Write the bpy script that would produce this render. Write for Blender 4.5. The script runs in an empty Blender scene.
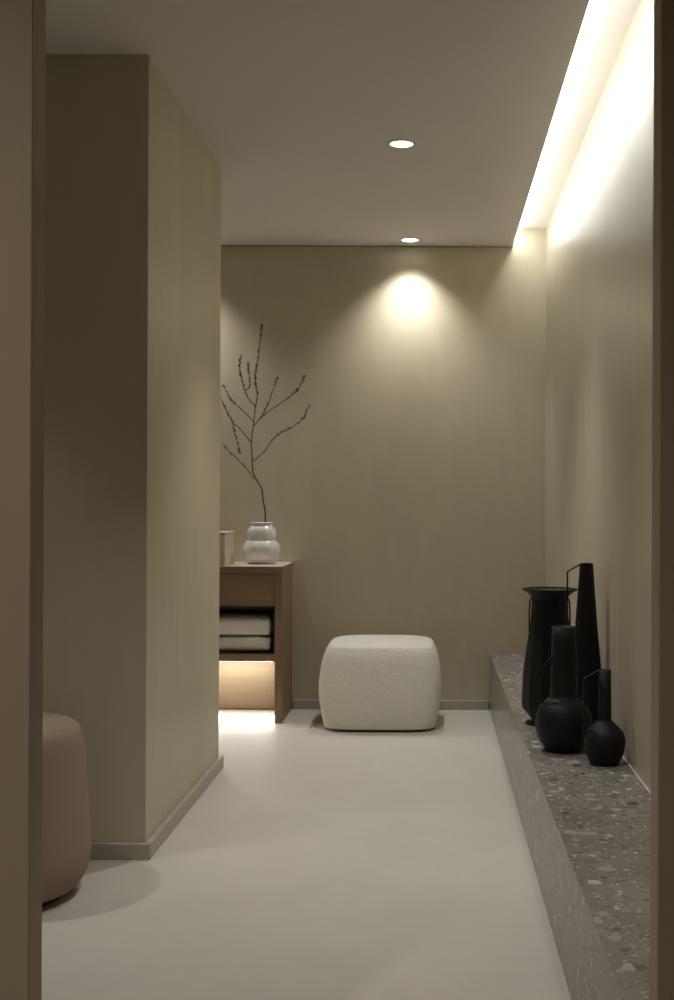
import bpy, bmesh, math, random
from mathutils import Vector, Matrix
random.seed(7)
C = bpy.context.scene.collection
sc = bpy.context.scene
R = math.radians

# ---------------------------------------------------------------- camera
cam = bpy.data.cameras.new('camera'); co = bpy.data.objects.new('camera', cam); C.objects.link(co)
cam.sensor_fit = 'AUTO'; cam.sensor_width = 36.0; cam.lens = 43.2      # f = 1200 px on the 1000 px side
cam.shift_x = -0.095; cam.shift_y = 0.005
cam.clip_start = 0.05
co.location = (0, 0, 1.105); co.rotation_euler = (R(90), R(-0.25), 0)
sc.camera = co

# ---------------------------------------------------------------- world, exposure
w = bpy.data.worlds.new('world'); sc.world = w; w.use_nodes = True
w.node_tree.nodes['Background'].inputs[0].default_value = (1.0, 0.93, 0.82, 1)
w.node_tree.nodes['Background'].inputs[1].default_value = 0.02
sc.view_settings.view_transform = 'Standard'; sc.view_settings.look = 'None'
sc.view_settings.exposure = 0.17; sc.view_settings.gamma = 1.0
sc.view_settings.use_curve_mapping = False

# light levels
P_MAIN = 67      # corridor downlights
P_WALL = 42      # back wall washer
P_LEFT = 42      # downlight over the pink pouf
P_ENTRY = 62      # warm lamp in the entry room
COVE = 26
CONSOLE_TOP = 34; CONSOLE_BOTTOM = 80
COL_DL = (1.0, 0.965, 0.90)

# ---------------------------------------------------------------- materials
def nt(name):
    m = bpy.data.materials.new(name); m.use_nodes = True
    n = m.node_tree; b = n.nodes['Principled BSDF']
    return m, n, b
def node(n, t, **k):
    x = n.nodes.new(t)
    for a, v in k.items(): setattr(x, a, v)
    return x
def plain(name, col, rough=0.5, metal=0, bump=0, bscale=80, coat=0, spec=0.5, var=0.0):
    m, n, b = nt(name)
    b.inputs['Base Color'].default_value = (*col, 1); b.inputs['Roughness'].default_value = rough
    b.inputs['Metallic'].default_value = metal; b.inputs['Coat Weight'].default_value = coat
    b.inputs['Specular IOR Level'].default_value = spec
    tc = node(n, 'ShaderNodeTexCoord'); nz = node(n, 'ShaderNodeTexNoise')
    nz.inputs['Scale'].default_value = bscale; nz.inputs['Detail'].default_value = 4
    n.links.new(tc.outputs['Object'], nz.inputs['Vector'])
    if var:
        mx = node(n, 'ShaderNodeMix', data_type='RGBA')
        mx.inputs[6].default_value = (*[c*(1-var) for c in col], 1); mx.inputs[7].default_value = (*[min(1, c*(1+var)) for c in col], 1)
        n.links.new(nz.outputs['Fac'], mx.inputs[0]); n.links.new(mx.outputs[2], b.inputs['Base Color'])
    if bump:
        bp = node(n, 'ShaderNodeBump'); bp.inputs['Strength'].default_value = bump; bp.inputs['Distance'].default_value = 0.004
        n.links.new(nz.outputs['Fac'], bp.inputs['Height']); n.links.new(bp.outputs['Normal'], b.inputs['Normal'])
    return m
def plaster(name, col, rough=0.5, amt=0.08, stretch=(1, 1, 0.25), bump=0.05, scale=2.0, spec=0.4):
    """trowelled plaster / microcement: cloudy colour and small unevenness"""
    m, n, b = nt(name)
    tc = node(n, 'ShaderNodeTexCoord'); mp = node(n, 'ShaderNodeMapping'); mp.inputs['Scale'].default_value = stretch
    n.links.new(tc.outputs['Object'], mp.inputs['Vector'])
    a = node(n, 'ShaderNodeTexNoise'); a.inputs['Scale'].default_value = scale; a.inputs['Detail'].default_value = 6; a.inputs['Roughness'].default_value = 0.6
    c = node(n, 'ShaderNodeTexNoise'); c.inputs['Scale'].default_value = scale*9; c.inputs['Detail'].default_value = 4
    n.links.new(mp.outputs[0], a.inputs['Vector']); n.links.new(mp.outputs[0], c.inputs['Vector'])
    ad = node(n, 'ShaderNodeMath', operation='MULTIPLY_ADD'); ad.inputs[1].default_value = 0.4
    n.links.new(c.outputs['Fac'], ad.inputs[0]); n.links.new(a.outputs['Fac'], ad.inputs[2])
    mr = node(n, 'ShaderNodeMapRange'); mr.inputs[1].default_value = 0.5; mr.inputs[2].default_value = 0.9
    n.links.new(ad.outputs[0], mr.inputs[0])
    mx = node(n, 'ShaderNodeMix', data_type='RGBA')
    mx.inputs[6].default_value = (*[q*(1-amt) for q in col], 1); mx.inputs[7].default_value = (*[q*(1+amt) for q in col], 1)
    n.links.new(mr.outputs[0], mx.inputs[0]); n.links.new(mx.outputs[2], b.inputs['Base Color'])
    b.inputs['Roughness'].default_value = rough; b.inputs['Specular IOR Level'].default_value = spec
    bp = node(n, 'ShaderNodeBump'); bp.inputs['Strength'].default_value = bump; bp.inputs['Distance'].default_value = 0.01
    n.links.new(ad.outputs[0], bp.inputs['Height']); n.links.new(bp.outputs['Normal'], b.inputs['Normal'])
    return m
def emit(name, col, s):
    m, n, b = nt(name)
    b.inputs['Base Color'].default_value = (0.8, 0.8, 0.8, 1)
    b.inputs['Emission Color'].default_value = (*col, 1); b.inputs['Emission Strength'].default_value = s
    return m
def terrazzo(name):
    m, n, b = nt(name)
    tc = node(n, 'ShaderNodeTexCoord')
    base = node(n, 'ShaderNodeTexNoise'); base.inputs['Scale'].default_value = 9; base.inputs['Detail'].default_value = 8
    wn = node(n, 'ShaderNodeTexNoise'); wn.inputs['Scale'].default_value = 30
    n.links.new(tc.outputs['Object'], base.inputs['Vector']); n.links.new(tc.outputs['Object'], wn.inputs['Vector'])
    wa = node(n, 'ShaderNodeVectorMath', operation='SCALE'); wa.inputs['Scale'].default_value = 0.02
    n.links.new(wn.outputs['Color'], wa.inputs[0])
    wd = node(n, 'ShaderNodeVectorMath', operation='ADD'); n.links.new(tc.outputs['Object'], wd.inputs[0]); n.links.new(wa.outputs[0], wd.inputs[1])
    rb = node(n, 'ShaderNodeValToRGB'); rb.color_ramp.elements[0].position = .3; rb.color_ramp.elements[0].color = (.185, .165, .152, 1)
    rb.color_ramp.elements[1].position = .7; rb.color_ramp.elements[1].color = (.275, .248, .23, 1)
    n.links.new(base.outputs['Fac'], rb.inputs[0])
    prev = rb.outputs[0]
    for sc_, thr, rnd, seed in ((95, .34, .5, 3), (48, .36, .5, 9), (21, .31, .55, 0)):
        mpp = node(n, 'ShaderNodeMapping'); mpp.inputs['Location'].default_value = (seed*.37, seed*.11, seed*.53)
        n.links.new(wd.outputs[0], mpp.inputs['Vector'])
        v = node(n, 'ShaderNodeTexVoronoi'); v.inputs['Scale'].default_value = sc_
        n.links.new(mpp.outputs[0], v.inputs['Vector'])
        sp = node(n, 'ShaderNodeSeparateColor'); n.links.new(v.outputs['Color'], sp.inputs[0])
        # chip where distance small, and only some cells hold a chip
        th = node(n, 'ShaderNodeMath', operation='MULTIPLY'); th.inputs[1].default_value = thr*1.5
        n.links.new(sp.outputs[1], th.inputs[0])
        lt = node(n, 'ShaderNodeMath', operation='LESS_THAN'); n.links.new(v.outputs['Distance'], lt.inputs[0]); n.links.new(th.outputs[0], lt.inputs[1])
        cr = node(n, 'ShaderNodeValToRGB'); e = cr.color_ramp.elements
        e[0].position = 0; e[0].color = (.09, .085, .078, 1)
        e[1].position = 1; e[1].color = (.60, .575, .54, 1)
        q = e.new(.28); q.color = (.19, .18, .165, 1)
        q = e.new(.6); q.color = (.26, .245, .22, 1)
        q = e.new(.85); q.color = (.40, .38, .35, 1)
        n.links.new(sp.outputs[0], cr.inputs[0])
        mx = node(n, 'ShaderNodeMix', data_type='RGBA')
        n.links.new(lt.outputs[0], mx.inputs[0]); n.links.new(prev, mx.inputs[6]); n.links.new(cr.outputs[0], mx.inputs[7])
        prev = mx.outputs[2]
    n.links.new(prev, b.inputs['Base Color'])
    b.inputs['Roughness'].default_value = 0.25; b.inputs['Specular IOR Level'].default_value = 0.5
    return m
def wood(name, c1, c2, axis=0, rough=0.45):
    m, n, b = nt(name)
    tc = node(n, 'ShaderNodeTexCoord'); mp = node(n, 'ShaderNodeMapping')
    s = [14, 14, 14]; s[axis] = 0.9; mp.inputs['Scale'].default_value = s
    n.links.new(tc.outputs['Object'], mp.inputs['Vector'])
    a = node(n, 'ShaderNodeTexNoise'); a.inputs['Scale'].default_value = 3; a.inputs['Detail'].default_value = 7; a.inputs['Distortion'].default_value = .3
    n.links.new(mp.outputs[0], a.inputs['Vector'])
    r = node(n, 'ShaderNodeValToRGB'); r.color_ramp.elements[0].position = .3; r.color_ramp.elements[1].position = .7
    r.color_ramp.elements[0].color = (*c1, 1); r.color_ramp.elements[1].color = (*c2, 1)
    n.links.new(a.outputs['Fac'], r.inputs[0]); n.links.new(r.outputs[0], b.inputs['Base Color'])
    b.inputs['Roughness'].default_value = rough
    bp = node(n, 'ShaderNodeBump'); bp.inputs['Strength'].default_value = .08; bp.inputs['Distance'].default_value = .002
    n.links.new(a.outputs['Fac'], bp.inputs['Height']); n.links.new(bp.outputs['Normal'], b.inputs['Normal'])
    return m
def boucle(name, col, scale=140, strength=.7, dist=.004):
    m, n, b = nt(name)
    tc = node(n, 'ShaderNodeTexCoord'); v = node(n, 'ShaderNodeTexVoronoi'); v.inputs['Scale'].default_value = scale
    nz = node(n, 'ShaderNodeTexNoise'); nz.inputs['Scale'].default_value = scale*.4; nz.inputs['Detail'].default_value = 3
    n.links.new(tc.outputs['Object'], v.inputs['Vector']); n.links.new(tc.outputs['Object'], nz.inputs['Vector'])
    ad = node(n, 'ShaderNodeMath', operation='SUBTRACT'); n.links.new(nz.outputs['Fac'], ad.inputs[0]); n.links.new(v.outputs['Distance'], ad.inputs[1])
    bp = node(n, 'ShaderNodeBump'); bp.inputs['Strength'].default_value = strength; bp.inputs['Distance'].default_value = dist
    n.links.new(ad.outputs[0], bp.inputs['Height']); n.links.new(bp.outputs['Normal'], b.inputs['Normal'])
    b.inputs['Base Color'].default_value = (*col, 1); b.inputs['Roughness'].default_value = .95
    b.inputs['Sheen Weight'].default_value = .3; b.inputs['Sheen Roughness'].default_value = .5
    b.inputs['Specular IOR Level'].default_value = .15
    return m

M = dict(
    wall=plaster('limewash_wall', (.53, .48, .355), rough=.42, amt=.07, spec=.5, bump=.04),
    wall_r=plaster('limewash_wall_satin', (.53, .48, .365), rough=.34, amt=.06, stretch=(1, 3, .15), spec=.55, bump=.03),
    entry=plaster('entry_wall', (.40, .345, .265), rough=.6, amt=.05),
    ceil=plaster('ceiling_paint', (.76, .72, .685), rough=.85, amt=.015, stretch=(1, 1, 1), bump=.01, spec=.2),
    floor=plaster('microcement_floor', (.555, .53, .49), rough=.5, amt=.045, stretch=(1, 1, 1), bump=.03, scale=2.2, spec=.35),
    base=plaster('baseboard_paint', (.42, .385, .315), rough=.4, amt=.03),
    terr=terrazzo('grey_stone'),
    wood=wood('brown_oak', (.21, .135, .078), (.28, .185, .11), axis=0),
    woodv=wood('brown_oak_upright', (.20, .13, .075), (.27, .18, .108), axis=2),
    woodl=wood('pale_oak', (.60, .46, .31), (.67, .53, .37), axis=0),
    top=plain('pale_oak_top', (.70, .62, .50), rough=.35),
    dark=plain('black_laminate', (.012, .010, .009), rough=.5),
    towel=boucle('towel_cotton', (.86, .82, .74), 260, .5, .002),
    white=boucle('cream_boucle', (.78, .755, .665), 150, .8, .004),
    pink=plain('dusty_pink_felt', (.33, .25, .19), rough=.9, bump=.2, bscale=300, spec=.2),
    plinth=plain('dark_plinth', (.03, .025, .02), rough=.7),
    black=plain('matte_black_ceramic', (.005, .0046, .0046), rough=.62, bump=.15, bscale=220, spec=.35),
    pearl=plain('pearl_glaze', (.80, .79, .79), rough=.14, coat=.6, bump=.02, bscale=20),
    box=plain('taupe_lacquer', (.62, .56, .46), rough=.5),
    boxtop=plain('ivory_lid', (.75, .69, .56), rough=.4),
    bark=plain('dark_bark', (.075, .048, .025), rough=.8, bump=.3, bscale=200),
    bud=plain('dry_buds', (.10, .066, .03), rough=.85),
    metal=plain('white_trim_metal', (.6, .58, .54), rough=.4),
    caulk=plain('light_sealant', (.62, .58, .50), rough=.5),
    led=emit('led_strip', (.99, 1.0, .96), COVE),
    led2=emit('led_niche', (1.0, .91, .78), CONSOLE_TOP),
    led3=emit('led_floor', (1.0, .95, .86), CONSOLE_BOTTOM),
    lamp=emit('lamp_face', (1.0, .96, .9), 6.0),
)

# ---------------------------------------------------------------- helpers
def obj(name, bm, mat, parent=None, loc=None, smooth=False):
    me = bpy.data.meshes.new(name); bmesh.ops.recalc_face_normals(bm, faces=bm.faces[:]); bm.to_mesh(me); bm.free()
    o = bpy.data.objects.new(name, me); C.objects.link(o); me.materials.append(mat)
    if smooth:
        for p in me.polygons: p.use_smooth = True
    if parent: o.parent = parent
    if loc: o.location = loc
    return o
def box_bm(x0, x1, y0, y1, z0, z1, bevel=0, seg=2, bm=None):
    own = bmesh.new(); r = bmesh.ops.create_cube(own, size=1)
    for v in own.verts: v.co = Vector(((x0+x1)/2+v.co.x*(x1-x0), (y0+y1)/2+v.co.y*(y1-y0), (z0+z1)/2+v.co.z*(z1-z0)))
    if bevel: bmesh.ops.bevel(own, geom=own.edges[:], offset=bevel, segments=seg, affect='EDGES', profile=.5)
    if bm is None: return own
    t = bpy.data.meshes.new('t'); own.to_mesh(t); own.free(); bm.from_mesh(t); bpy.data.meshes.remove(t); return bm
def thing(name, label, cat, loc=(0, 0, 0), group=None):
    o = bpy.data.objects.new(name, None); C.objects.link(o); o.location = loc; o.empty_display_size = .1
    o['label'] = label; o['category'] = cat
    if group: o['group'] = group
    return o
def struct(name, bm, mat, label=None, cat=None):
    o = obj(name, bm, mat); o['kind'] = 'structure'
    if label: o['label'] = label
    if cat: o['category'] = cat
    return o
def lathe(profile, seg=64, bm=None):
    """profile: (r, z) from bottom to top; r = 0 closes it"""
    bm = bm or bmesh.new(); rings = []
    for r, z in profile:
        if r < 1e-6: rings.append([bm.verts.new((0, 0, z))])
        else: rings.append([bm.verts.new((r*math.cos(2*math.pi*k/seg), r*math.sin(2*math.pi*k/seg), z)) for k in range(seg)])
    for a, b in zip(rings, rings[1:]):
        for k in range(seg):
            k2 = (k+1) % seg
            if len(a) == 1 and len(b) == 1: continue
            if len(a) == 1: bm.faces.new((a[0], b[k], b[k2]))
            elif len(b) == 1: bm.faces.new((a[k], a[k2], b[0]))
            else: bm.faces.new((a[k], a[k2], b[k2], b[k]))
    return bm
def smooth_profile(pts, sub=6):
    out = []
    P = [pts[0]]+list(pts)+[pts[-1]]
    for i in range(1, len(P)-2):
        p0, p1, p2, p3 = P[i-1], P[i], P[i+1], P[i+2]
        for k in range(sub):
            t = k/sub
            f = lambda a, b, c, d: .5*((2*b)+(-a+c)*t+(2*a-5*b+4*c-d)*t*t+(-a+3*b-3*c+d)*t**3)
            out.append(tuple(f(p0[j], p1[j], p2[j], p3[j]) for j in range(len(p1))))
    out.append(tuple(pts[-1])); return out
def tube(pts, radii, seg=8, bm=None, flat=None):
    bm = bm or bmesh.new(); rings = []; pts = [Vector(p) for p in pts]
    up = Vector((0, 1, 0))
    for i, p in enumerate(pts):
        d = (pts[min(i+1, len(pts)-1)]-pts[max(i-1, 0)]).normalized()
        a = d.cross(up)
        if a.length < 1e-3: a = Vector((1, 0, 0))
        a.normalize(); b = a.cross(d).normalized()
        r = radii[i] if hasattr(radii, '__len__') else radii
        ra, rb = (r, r) if flat is None else (r, flat)
        rings.append([bm.verts.new(p+a*ra*math.cos(2*math.pi*k/seg+math.pi/seg)+b*rb*math.sin(2*math.pi*k/seg+math.pi/seg)) for k in range(seg)])
    for a, b in zip(rings, rings[1:]):
        for k in range(seg): bm.faces.new((a[k], a[(k+1) % seg], b[(k+1) % seg], b[k]))
    bm.faces.new(rings[0]); bm.faces.new(rings[-1][::-1])
    return bm

# ---------------------------------------------------------------- setting
H = 2.505; YB = 6.487; XR = .612; CX = -.888; CY0 = 3.738; CY1 = 5.02; XL = -2.7
DJ0, DJ1 = 1.79, 1.85
# floor and ceiling cover the lounge and the entry room behind the camera
struct('floor', box_bm(XL-.15, 1.9, -2.4, YB+.15, -.1, 0), M['floor'])
LIPX = .431; CZ = 2.605
cb = box_bm(XL-.15, LIPX, DJ1, YB+.15, H, CZ+.12)
struct('ceiling', cb, M['ceil'])
struct('ceiling_cove', box_bm(LIPX, XR+.15, DJ1, YB+.15, CZ, CZ+.12), M['ceil'])
struct('ceiling_entry', box_bm(XL-.15, 1.9, -2.4, DJ1, H+.0, CZ+.12), M['ceil'])
struct('wall_back', box_bm(XL, XR, YB, YB+.15, 0, CZ), M['wall'])
struct('wall_right', box_bm(XR, XR+.15, DJ1, YB+.15, 0, CZ), M['wall_r'])
struct('wall_left', box_bm(XL-.15, XL, -2.4, YB+.15, 0, H), M['wall'])
struct('wall_column', box_bm(XL, CX, CY0, CY1, 0, H), M['wall'])
# opening we look through
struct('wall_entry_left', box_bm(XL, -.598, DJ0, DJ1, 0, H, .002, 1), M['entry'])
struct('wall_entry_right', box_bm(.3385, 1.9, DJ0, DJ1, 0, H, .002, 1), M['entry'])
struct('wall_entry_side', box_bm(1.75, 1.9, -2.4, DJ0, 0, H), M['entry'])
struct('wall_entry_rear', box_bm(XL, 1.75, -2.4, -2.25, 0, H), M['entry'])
# baseboards
bh, bt = .05, .018
struct('baseboard_back', box_bm(-.745, .31, YB-bt, YB, 0, bh, .0015, 1), M['base'])
bm = box_bm(XL, CX+bt, CY0-bt, CY0, 0, bh, .0015, 1)
struct('baseboard_column_front', bm, M['base'])
struct('baseboard_column_side', box_bm(CX, CX+bt, CY0, CY1+bt, 0, bh, .0015, 1), M['base'])
# thin sealant line between bench top and wall
BT = .305; BX = .315
struct('trim_1', box_bm(XR-.005, XR, DJ1, YB, BT, BT+.005, .001, 1), M['caulk'])
# solid olive strip painted in for the shadow line where back wall meets ceiling
struct('painted_shadow_line', box_bm(XL, LIPX, YB-.006, YB, H-.007, H, 0), plain('painted_shadow_olive', (.30, .27, .20), rough=.7))

# ---------------------------------------------------------------- stone bench
t = thing('stone_bench', 'long low grey stone bench with pale chips running along the right wall', 'bench', (BX, 4.0, 0))
ins = Matrix.Translation((-BX, -4.0, 0))
tb = box_bm(BX, XR-.001, DJ1+.001, YB-.001, BT-.03, BT, .0012, 1); tb.transform(ins); obj('bench_top', tb, M['terr'], t)
fb = box_bm(BX+.001, BX+.04, DJ1, YB, 0, BT-.0315, .0008, 1); fb.transform(ins); obj('front_panel', fb, M['terr'], t)
cbm = box_bm(BX+.04, XR-.004, DJ1, YB, 0, BT-.03); cbm.transform(ins); obj('bench_core', cbm, M['terr'], t)

# ---------------------------------------------------------------- lights with their fittings
def lamp(name, kind, loc, power, col, parent=None, **k):
    l = bpy.data.lights.new(name, kind); l.energy = power; l.color = col
    for a, v in k.items(): setattr(l, a, v)
    o = bpy.data.objects.new(name, l); C.objects.link(o); o.location = loc
    if parent: o.parent = parent
    return o
def downlight(x, y, power, label, size=92, blend=.9, col=COL_DL, r=.044, group=None):
    t = thing('recessed_downlight', label, 'ceiling light', (x, y, H), group)
    ring = lathe([(r, -.001), (r+.001, -.004), (r+.009, -.004), (r+.011, -.0005), (r+.011, 0), (r, 0), (r, -.001)], 48)
    obj('trim_ring', ring, M['metal'], t, smooth=True)
    obj('lamp_face', lathe([(0, -.002), (r-.003, -.002), (r, -.0005), (r, 0), (0, 0)], 48), M['lamp'], t)
    lamp('downlight_lamp', 'SPOT', (0, 0, -.012), power, col, t, spot_size=R(size), spot_blend=blend, shadow_soft_size=.03)
    return t
downlight(-.124, 4.65, P_MAIN, 'round recessed downlight in the ceiling, the nearer and larger of the two in view')
downlight(-.122, 6.335, P_WALL, 'round recessed downlight tight against the back wall above its bright scallop', size=106, blend=1, col=(1.0, .985, .95))
downlight(-.124, 2.95, P_MAIN*.8, 'round recessed downlight in the ceiling just above the entrance opening', size=84)
downlight(-1.40, 6.30, P_WALL, 'round recessed downlight above the wooden console, hidden behind the column', size=106, blend=1, col=(1.0, .985, .95))
downlight(-1.95, 3.05, P_LEFT, 'round recessed downlight left of the pink pouf, hidden by the entry wall')
downlight(-1.15, .6, P_ENTRY, 'warm recessed downlight in the entry room ceiling', col=(1.0, .87, .70), size=150)

t = thing('cove_light_strip', 'long glowing light strip hidden in the ceiling cove above the bench', 'light strip', (LIPX, 4.75, H+.03))
obj('strip_channel', box_bm(0, .006, -1.7, 1.72, -.012, .018), M['metal'], t)
eb = box_bm(-.002, .002, -1.7, 1.72, -.010, .010); eb.transform(Matrix.Translation((.014, 0, .002)) @ Matrix.Rotation(R(50), 4, 'Y'))
obj('light_emitter', eb, M['led'], t)

# ---------------------------------------------------------------- wooden console
KX1 = -.752; KX0 = -2.45; KY0 = 6.047; KY1 = YB-.002; KT = .793; TH = .037
t = thing('wooden_console', 'brown oak console with dark towel niche and glowing lower niche at back left', 'console', (-1.6, 6.26, 0))
def part(name, b, mat, par=None):
    b.transform(Matrix.Translation((1.6, -6.26, 0))); return obj(name, b, mat, par or t)
bz = .0012
part('console_top', box_bm(KX0, KX1, KY0, KY1, KT-TH, KT-.004, bz, 1), M['wood'])
part('top_surface', box_bm(KX0, KX1, KY0, KY1, KT-.004, KT, .0008, 1), M['top'])
part('side_panel', box_bm(KX1-TH, KX1, KY0, KY1, 0, KT-TH, bz, 1), M['woodv'])
part('side_panel', box_bm(KX0, KX0+TH, KY0, KY1, 0, KT-TH, bz, 1), M['woodv'])
xa, xb = KX0+TH, KX1-TH
part('drawer_front', box_bm(xa+.002, xb-.002, KY0+.014, KY0+.034, .588, KT-TH-.003, .001, 1), M['wood'])
part('shelf', box_bm(xa, xb, KY0+.004, KY1, .312, .35, .001, 1), M['wood'])
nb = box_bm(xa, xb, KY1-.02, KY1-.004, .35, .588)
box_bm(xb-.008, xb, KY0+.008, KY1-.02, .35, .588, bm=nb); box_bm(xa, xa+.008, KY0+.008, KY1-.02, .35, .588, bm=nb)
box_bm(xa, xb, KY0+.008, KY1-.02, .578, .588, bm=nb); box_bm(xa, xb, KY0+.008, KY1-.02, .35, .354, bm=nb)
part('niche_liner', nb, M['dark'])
part('back_panel', box_bm(xa, xb, KY0+.075, KY0+.095, .075, .312), M['woodl'])
part('bottom_board', box_bm(xa, xb, KY0+.03, KY1, .062, .075, .001, 1), M['wood'])
part('light_strip', box_bm(xa+.01, xb-.01, KY0+.010, KY0+.022, .3112, .3124), M['led2'])
part('light_strip', box_bm(xa+.01, xb-.01, KY0+.15, KY0+.175, .056, .062), M['led3'])

# towels
def towel(z0, z1, xr, lab):
    bm = bmesh.new(); n = 40
    x0, x1 = -1.30, xr; y0, y1 = KY0+.045, KY0+.33
    # folded body: rounded slab with layers, fold at the front
    prof = []
    hh = (z1-z0)/2; zc = (z0+z1)/2
    for k in range(28):
        a = 2*math.pi*k/28
        cx, cz = math.cos(a), math.sin(a)
        px = math.copysign(abs(cx)**.35, cx); pz = math.copysign(abs(cz)**.55, cz)
        prof.append((px, pz))
    xs = [x0+(x1-x0)*i/n for i in range(n+1)]
    rings = []
    for i, x in enumerate(xs):
        e = min(1, min(i, n-i)/2.2); sc_ = .86+.14*math.sin(e*math.pi/2)
        wob = .0022*math.sin(x*19)+.0015*math.sin(x*47)
        rings.append([bm.verts.new((x, (y0+y1)/2+px*(y1-y0)/2*(.97+.03*sc_), zc+pz*hh*(.82 + .18*sc_)*(1) + (wob if pz > 0 else 0)*max(0, pz) - 0.0)) for px, pz in prof])
    for a, b in zip(rings, rings[1:]):
        for k in range(28): bm.faces.new((a[k], a[(k+1) % 28], b[(k+1) % 28], b[k]))
    bm.faces.new(rings[0][::-1]); bm.faces.new(rings[-1])
    for v in bm.verts:
        v.co.z = max(v.co.z, z0+.0003)
    ox, oy = (x0+x1)/2, (y0+y1)/2
    bm.transform(Matrix.Translation((-ox, -oy, -z0)))
    o = obj('folded_towel', bm, M['towel'], None, (ox, oy, z0), smooth=True)
    o['label'] = lab; o['category'] = 'towel'; o['group'] = 'folded towels in the console niche'
towel(.3545, .428, -.822, 'folded cream towel lying on the niche shelf, the lower one of the pair')
towel(.4335, .532, -.824, 'folded cream towel stacked on top of the other in the console niche')

# box on the console
bt_ = thing('storage_box', 'small square taupe box with thin ivory lid beside the white vase', 'box', (-1.155, 6.195, KT))
obj('body', box_bm(-.11, .11, -.135, .135, .0, .158, .002, 2), M['box'], bt_)
obj('lid', box_bm(-.112, .112, -.137, .137, .160, .170, .0015, 2), M['boxtop'], bt_)

# ---------------------------------------------------------------- white double-gourd vase and branch
S = 190.5
vx, vy = -.892, 6.285
px2 = lambda hw: hw/S
prof = [(0, 0), (12.3, 0), (14.2, 1.4), (17.4, 6.5), (18.8, 13), (18.2, 18), (16, 22), (13.9, 23.6), (14.3, 25.5), (14.6, 30), (13.6, 34.5), (11.2, 37.6), (10.2, 39.3), (11.1, 40.7), (10.9, 41.3), (9.6, 41.3), (9.0, 39.2), (10, 36), (12, 30), (11, 24), (10, 20)]
prof = [(r/S, z/S) for r, z in prof]
vase = obj('gourd_vase', lathe(smooth_profile(prof[1:], 4) , 64), M['pearl'], None, (vx, vy, KT), smooth=True)
_b = bmesh.new(); _b.from_mesh(vase.data)
ring0 = [v for v in _b.verts if abs(v.co.z) < 1e-6 and abs((v.co.x**2+v.co.y**2)**.5-prof[1][0]) < 1e-4]
ringt = list(_b.verts)[-64:]
_b.faces.new(ring0); _b.faces.new(ringt)
bmesh.ops.recalc_face_normals(_b, faces=_b.faces[:]); _b.to_mesh(vase.data); _b.free()
vase['label'] = 'glossy white double-bellied vase holding the bare branch on the oak console'; vase['category'] = 'vase'

def bp(X, Y, dy=0):   # reading of the branch, in metres about the stem's foot at (242,785)
    return Vector(((X-228)/3.7/S, dy, (785-Y)/3.7/S))
br = thing('dry_branch', 'tall bare dark branch with tiny buds standing in the white vase', 'branch', (vx, vy, KT+.215))
def branch_pts(raw, d0, d1):
    n = len(raw)
    return [bp(x, y, d0+(d1-d0)*i/(n-1)) for i, (x, y) in enumerate(raw)]
def branch(name, raw, d0, d1, r0, r1, par, buds=0, start=.25):
    p = smooth_profile([tuple(v) for v in branch_pts(raw, d0, d1)], 5)
    p = [Vector(q)+Vector((random.uniform(-1, 1), random.uniform(-1, 1), 0))*.0011 for q in p]
    m = len(p); rr = [r0+(r1-r0)*i/(m-1) for i in range(m)]
    o = obj(name, tube(p, rr, 7), M['bark'], par, smooth=True)
    if buds:
        bb = bmesh.new()
        for k in range(int(buds*1.7)):
            u = start+(1-start)*random.random()**.75
            i = min(m-2, int(u*(m-1))); f = u*(m-1)-i
            q = p[i].lerp(p[i+1], f); d = (p[i+1]-p[i]).normalized()
            a = random.uniform(0, 2*math.pi); side = d.orthogonal().normalized(); side.rotate(Matrix.Rotation(a, 3, d))
            ln = random.uniform(.004, .009)*(1.15 if u > .75 else .9)
            ax = (d*.8+side*.7).normalized()
            mat = Matrix.Translation(q+side*.0025+ax*ln*.5) @ ax.to_track_quat('Z', 'Y').to_matrix().to_4x4() @ Matrix.Diagonal((ln*.32, ln*.32, ln*.7, 1))
            bmesh.ops.create_icosphere(bb, subdivisions=1, radius=1, matrix=mat)
        s = obj('buds', bb, M['bud'], o, smooth=True); s['kind'] = 'stuff'
    return o
stem = [(242, 850), (242, 785), (240, 740), (232, 690), (228, 660), (200, 610), (194, 580), (192, 530), (190, 490), (195, 440), (200, 400), (205, 355), (212, 310), (205, 270), (206, 230), (215, 170), (222, 110), (229, 55)]
branch('stem', stem, .0, -.02, .0044, .0012, br, 70, .62)
TW = [
 ([(196, 410), (160, 375), (120, 340), (95, 310), (76, 275)], -.01, .07, 34),
 ([(188, 488), (150, 440), (125, 415), (100, 365), (80, 320), (76, 278)], -.01, -.10, 40),
 ([(125, 415), (130, 440), (140, 475), (156, 530)], -.045, -.07, 22),
 ([(200, 625), (170, 585), (140, 555), (105, 525), (80, 497)], 0, .06, 14),
 ([(205, 355), (180, 330), (165, 290), (155, 250), (150, 215), (155, 175)], -.012, -.06, 46),
 ([(168, 300), (183, 285), (182, 250), (176, 195)], -.035, -.01, 24),
 ([(197, 430), (225, 390), (245, 350), (262, 300), (277, 245)], -.01, .05, 36),
 ([(218, 402), (255, 368), (295, 340), (330, 310), (355, 285), (377, 235)], .005, .09, 40),
 ([(196, 558), (240, 520), (265, 485), (300, 455), (350, 430), (385, 400), (410, 355)], 0, -.09, 54)]
for raw, d0, d1, nb_ in TW: branch('twig', raw, d0, d1, 0.0026, .0012, br, nb_)

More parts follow.
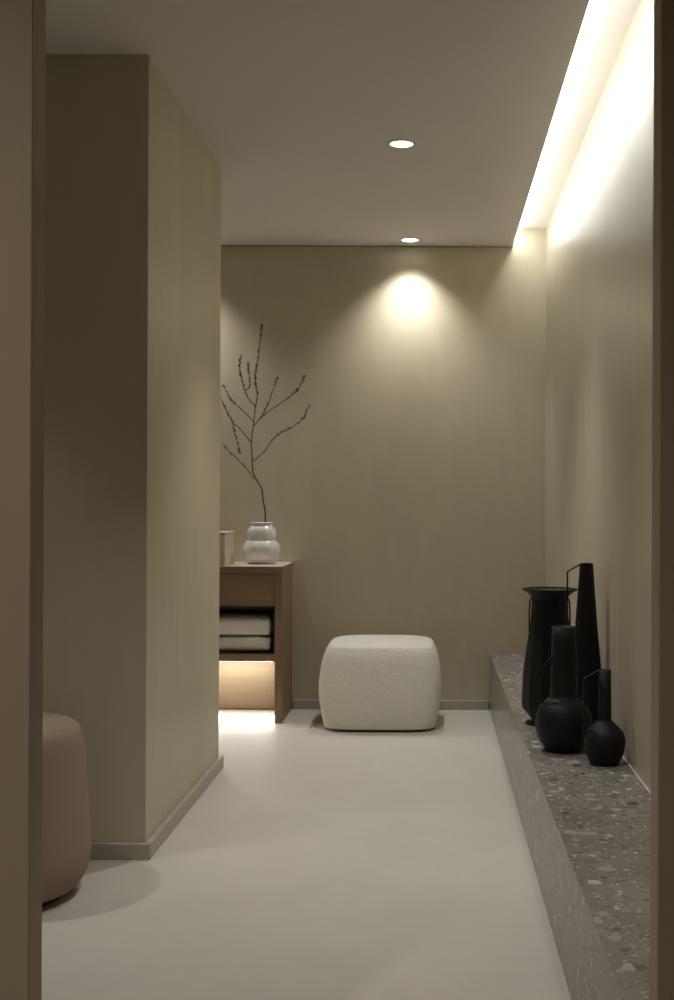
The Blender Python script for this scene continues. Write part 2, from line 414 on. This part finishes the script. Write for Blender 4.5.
# ---------------------------------------------------------------- cream bouclé pouf
def super_ring(bm, hx, hy, z, n, seg=72):
    out = []
    for k in range(seg):
        a = 2*math.pi*(k+.5)/seg; c, s = math.cos(a), math.sin(a)
        out.append(bm.verts.new((hx*math.copysign(abs(c)**(2/n), c), hy*math.copysign(abs(s)**(2/n), s), z)))
    return out
def skin_rings(bm, rings):
    n = len(rings[0])
    for a, b in zip(rings, rings[1:]):
        for k in range(n): bm.faces.new((a[k], a[(k+1) % n], b[(k+1) % n], b[k]))
    bm.faces.new(rings[0][::-1]); bm.faces.new(rings[-1])
pf = thing('cream_pouf', 'square cream boucle pouf on the floor before the back wall', 'pouf', (-.253, 6.085, 0))
bm = bmesh.new()
lv = [(.20, .013), (.266, .013), (.276, .021), (.285, .07), (.296, .13), (.300, .19), (.297, .25), (.288, .31), (.275, .36), (.262, .39), (.254, .402), (.240, .409), (.2, .417), (.15, .422), (.09, .4255), (.03, .427)]
lv = smooth_profile(lv, 3)
seg = 120
rings = [super_ring(bm, r*1.015, r*.99, z*1.018, 5.2 if z < .405 else 5.2-(z-.405)*60, seg) for r, z in lv]
skin_rings(bm, rings)
body = obj('cushion', bm, M['white'], pf, smooth=True)
pts = [v for v in [(math.copysign(abs(math.cos(a))**(2/5.2), math.cos(a))*.2545, math.copysign(abs(math.sin(a))**(2/5.2), math.sin(a))*.2505, .4025) for a in [2*math.pi*k/160 for k in range(161)]]]
obj('seam_piping', tube(pts, .0022, 6), M['white'], pf, smooth=True)
bm = bmesh.new(); rr = [super_ring(bm, .25, .24, z, 5, 72) for z in (0, .0135)]; skin_rings(bm, rr)
obj('base', bm, M['plinth'], pf)

# ---------------------------------------------------------------- pink pouf
pp = thing('pink_pouf', 'round dusty pink barrel pouf in front of the column at left', 'pouf', (-1.239, 3.385, 0))
pr = [(.19, .024), (.232, .024), (.246, .035), (.262, .065), (.270, .105), (.2715, .148), (.267, .225), (.260, .32), (.2525, .42), (.247, .452), (.238, .473), (.222, .486), (.20, .491), (.12, .496), (.05, .497)]
prs = smooth_profile(pr, 4)
obj('cushion', lathe([(0, .024)]+[(q, z*.985) for q, z in prs]+[(0, .4895)], 96), M['pink'], pp, smooth=True)
obj('seam_piping', tube([(.2245*math.cos(a), .2245*math.sin(a), .4772) for a in [2*math.pi*k/128 for k in range(129)]], .0012, 6), M['pink'], pp, smooth=True)
obj('base', lathe([(0, 0), (.205, 0), (.205, .0245), (0, .0245)], 64), M['plinth'], pp)

# ---------------------------------------------------------------- black vases on the bench
def vase_thing(label, x, y, prof_px, s, base_y, seg, wall=.004, facets=False, name='black_vase'):
    """prof_px: (half width, height above base) outside profile, bottom to top"""
    out = [(r/s, z/s) for r, z in prof_px]
    inner = [(max(r-wall, .004), z) for r, z in out[::-1] if z > out[-1][1]*.72]
    inner[0] = (max(out[-1][0]-wall, .003), out[-1][1])
    full = [(0, 0)]+out+inner+[(0, inner[-1][1])]
    t = thing(name, label, 'vase', (x, y, BT), 'matte black vases on the stone bench')
    o = obj('body', lathe(full, seg), M['black'], t, smooth=not facets)
    if facets: o.rotation_euler.z = math.pi/seg
    return t
# 1 wide-rimmed
s1 = 1200/4.41
pr1 = [(24, 0), (24, 1.2), (18.5, 2.4), (17.5, 4), (19, 6), (24, 12), (27.3, 15.5), (28.2, 21), (28, 26), (26.8, 50), (24, 72), (21, 90), (18.8, 108), (18, 124), (19.5, 128), (24, 131.5), (28, 133.5), (28, 134.6)]
v1 = vase_thing('wide black amphora vase with flaring rim and small shoulder handles, standing at the far end', .434, 4.41, pr1, s1, 723, 14, facets=True)
for sg in (-1, 1):
    P = [(sg*17.5/s1, 0, 127/s1), (sg*19.9/s1, 0, 121/s1), (sg*20.4/s1, 0, 105/s1), (sg*20.3/s1, 0, 92/s1)]
    obj('handle', tube(P, .0035, 4, flat=.008), M['black'], v1)
# 2 tall tapering jug
s2 = 1200/4.2
pr2 = [(17.5, 0), (18.7, 1.5), (18.5, 6), (17.8, 20), (15.0, 66), (11.4, 108), (6.7, 170), (6.6, 171)]
v2 = vase_thing('tallest black jug vase, slender and tapering, with a long angular strap handle', .5415, 4.2, pr2, s2, 734, 10, facets=True, wall=.003)
P = [(-4.5/s2, 0, 169.5/s2), (-7/s2, 0, 169.5/s2), (-19/s2, 0, 162.5/s2), (-19.2/s2, 0, 60/s2), (-13/s2, 0, 50/s2)]
obj('handle', tube(P, .0036, 4, flat=.009), M['black'], v2)
# 3 round belly, broad neck
s3 = 306
pr3 = [(15, 0), (17, 1), (22, 7), (27, 17), (28.5, 27), (27.8, 34), (25.6, 41.5), (22, 47), (17.5, 50.8), (14.6, 53), (13.6, 56), (12.9, 80), (12.3, 110), (12.2, 124)]
pr3 = [tuple(p) for p in smooth_profile(pr3[:10], 4)]+pr3[10:]
v3 = vase_thing('black round-bellied vase with a broad straight neck and two curved loop handles', .433, 3.92, pr3, s3, 750, 56)
for sg in (-1, 1):
    raw = [(11.5, 92.5), (15, 90), (19.5, 82), (22.6, 68), (22.6, 57), (20.2, 47), (18.5, 45)]
    P = smooth_profile([(sg*a/s3, -.01, b/s3) for a, b in raw], 5)
    obj('handle', tube(P, .0042, 8), M['black'], v3, smooth=True)
# 4 small one
s4 = 322
pr4 = [(12.5, 0), (14, .8), (18.6, 10), (20.6, 20), (20.6, 25), (18.6, 32), (12.5, 38.5), (7.6, 43.2), (6.8, 46), (6.5, 70), (6.3, 94)]
pr4 = [tuple(p) for p in smooth_profile(pr4[:9], 3)]+pr4[9:]
v4 = vase_thing('smallest black bottle vase with slim neck and angular strap handle, nearest on the bench', .538, 3.72, pr4, s4, 763, 40, wall=.003)
P = [(-4.5/s4, 0, 93/s4), (-7/s4, 0, 92.5/s4), (-20.3/s4, 0, 85/s4), (-20.6/s4, 0, 26/s4)]
obj('handle', tube(P, .0036, 4, flat=.009), M['black'], v4)
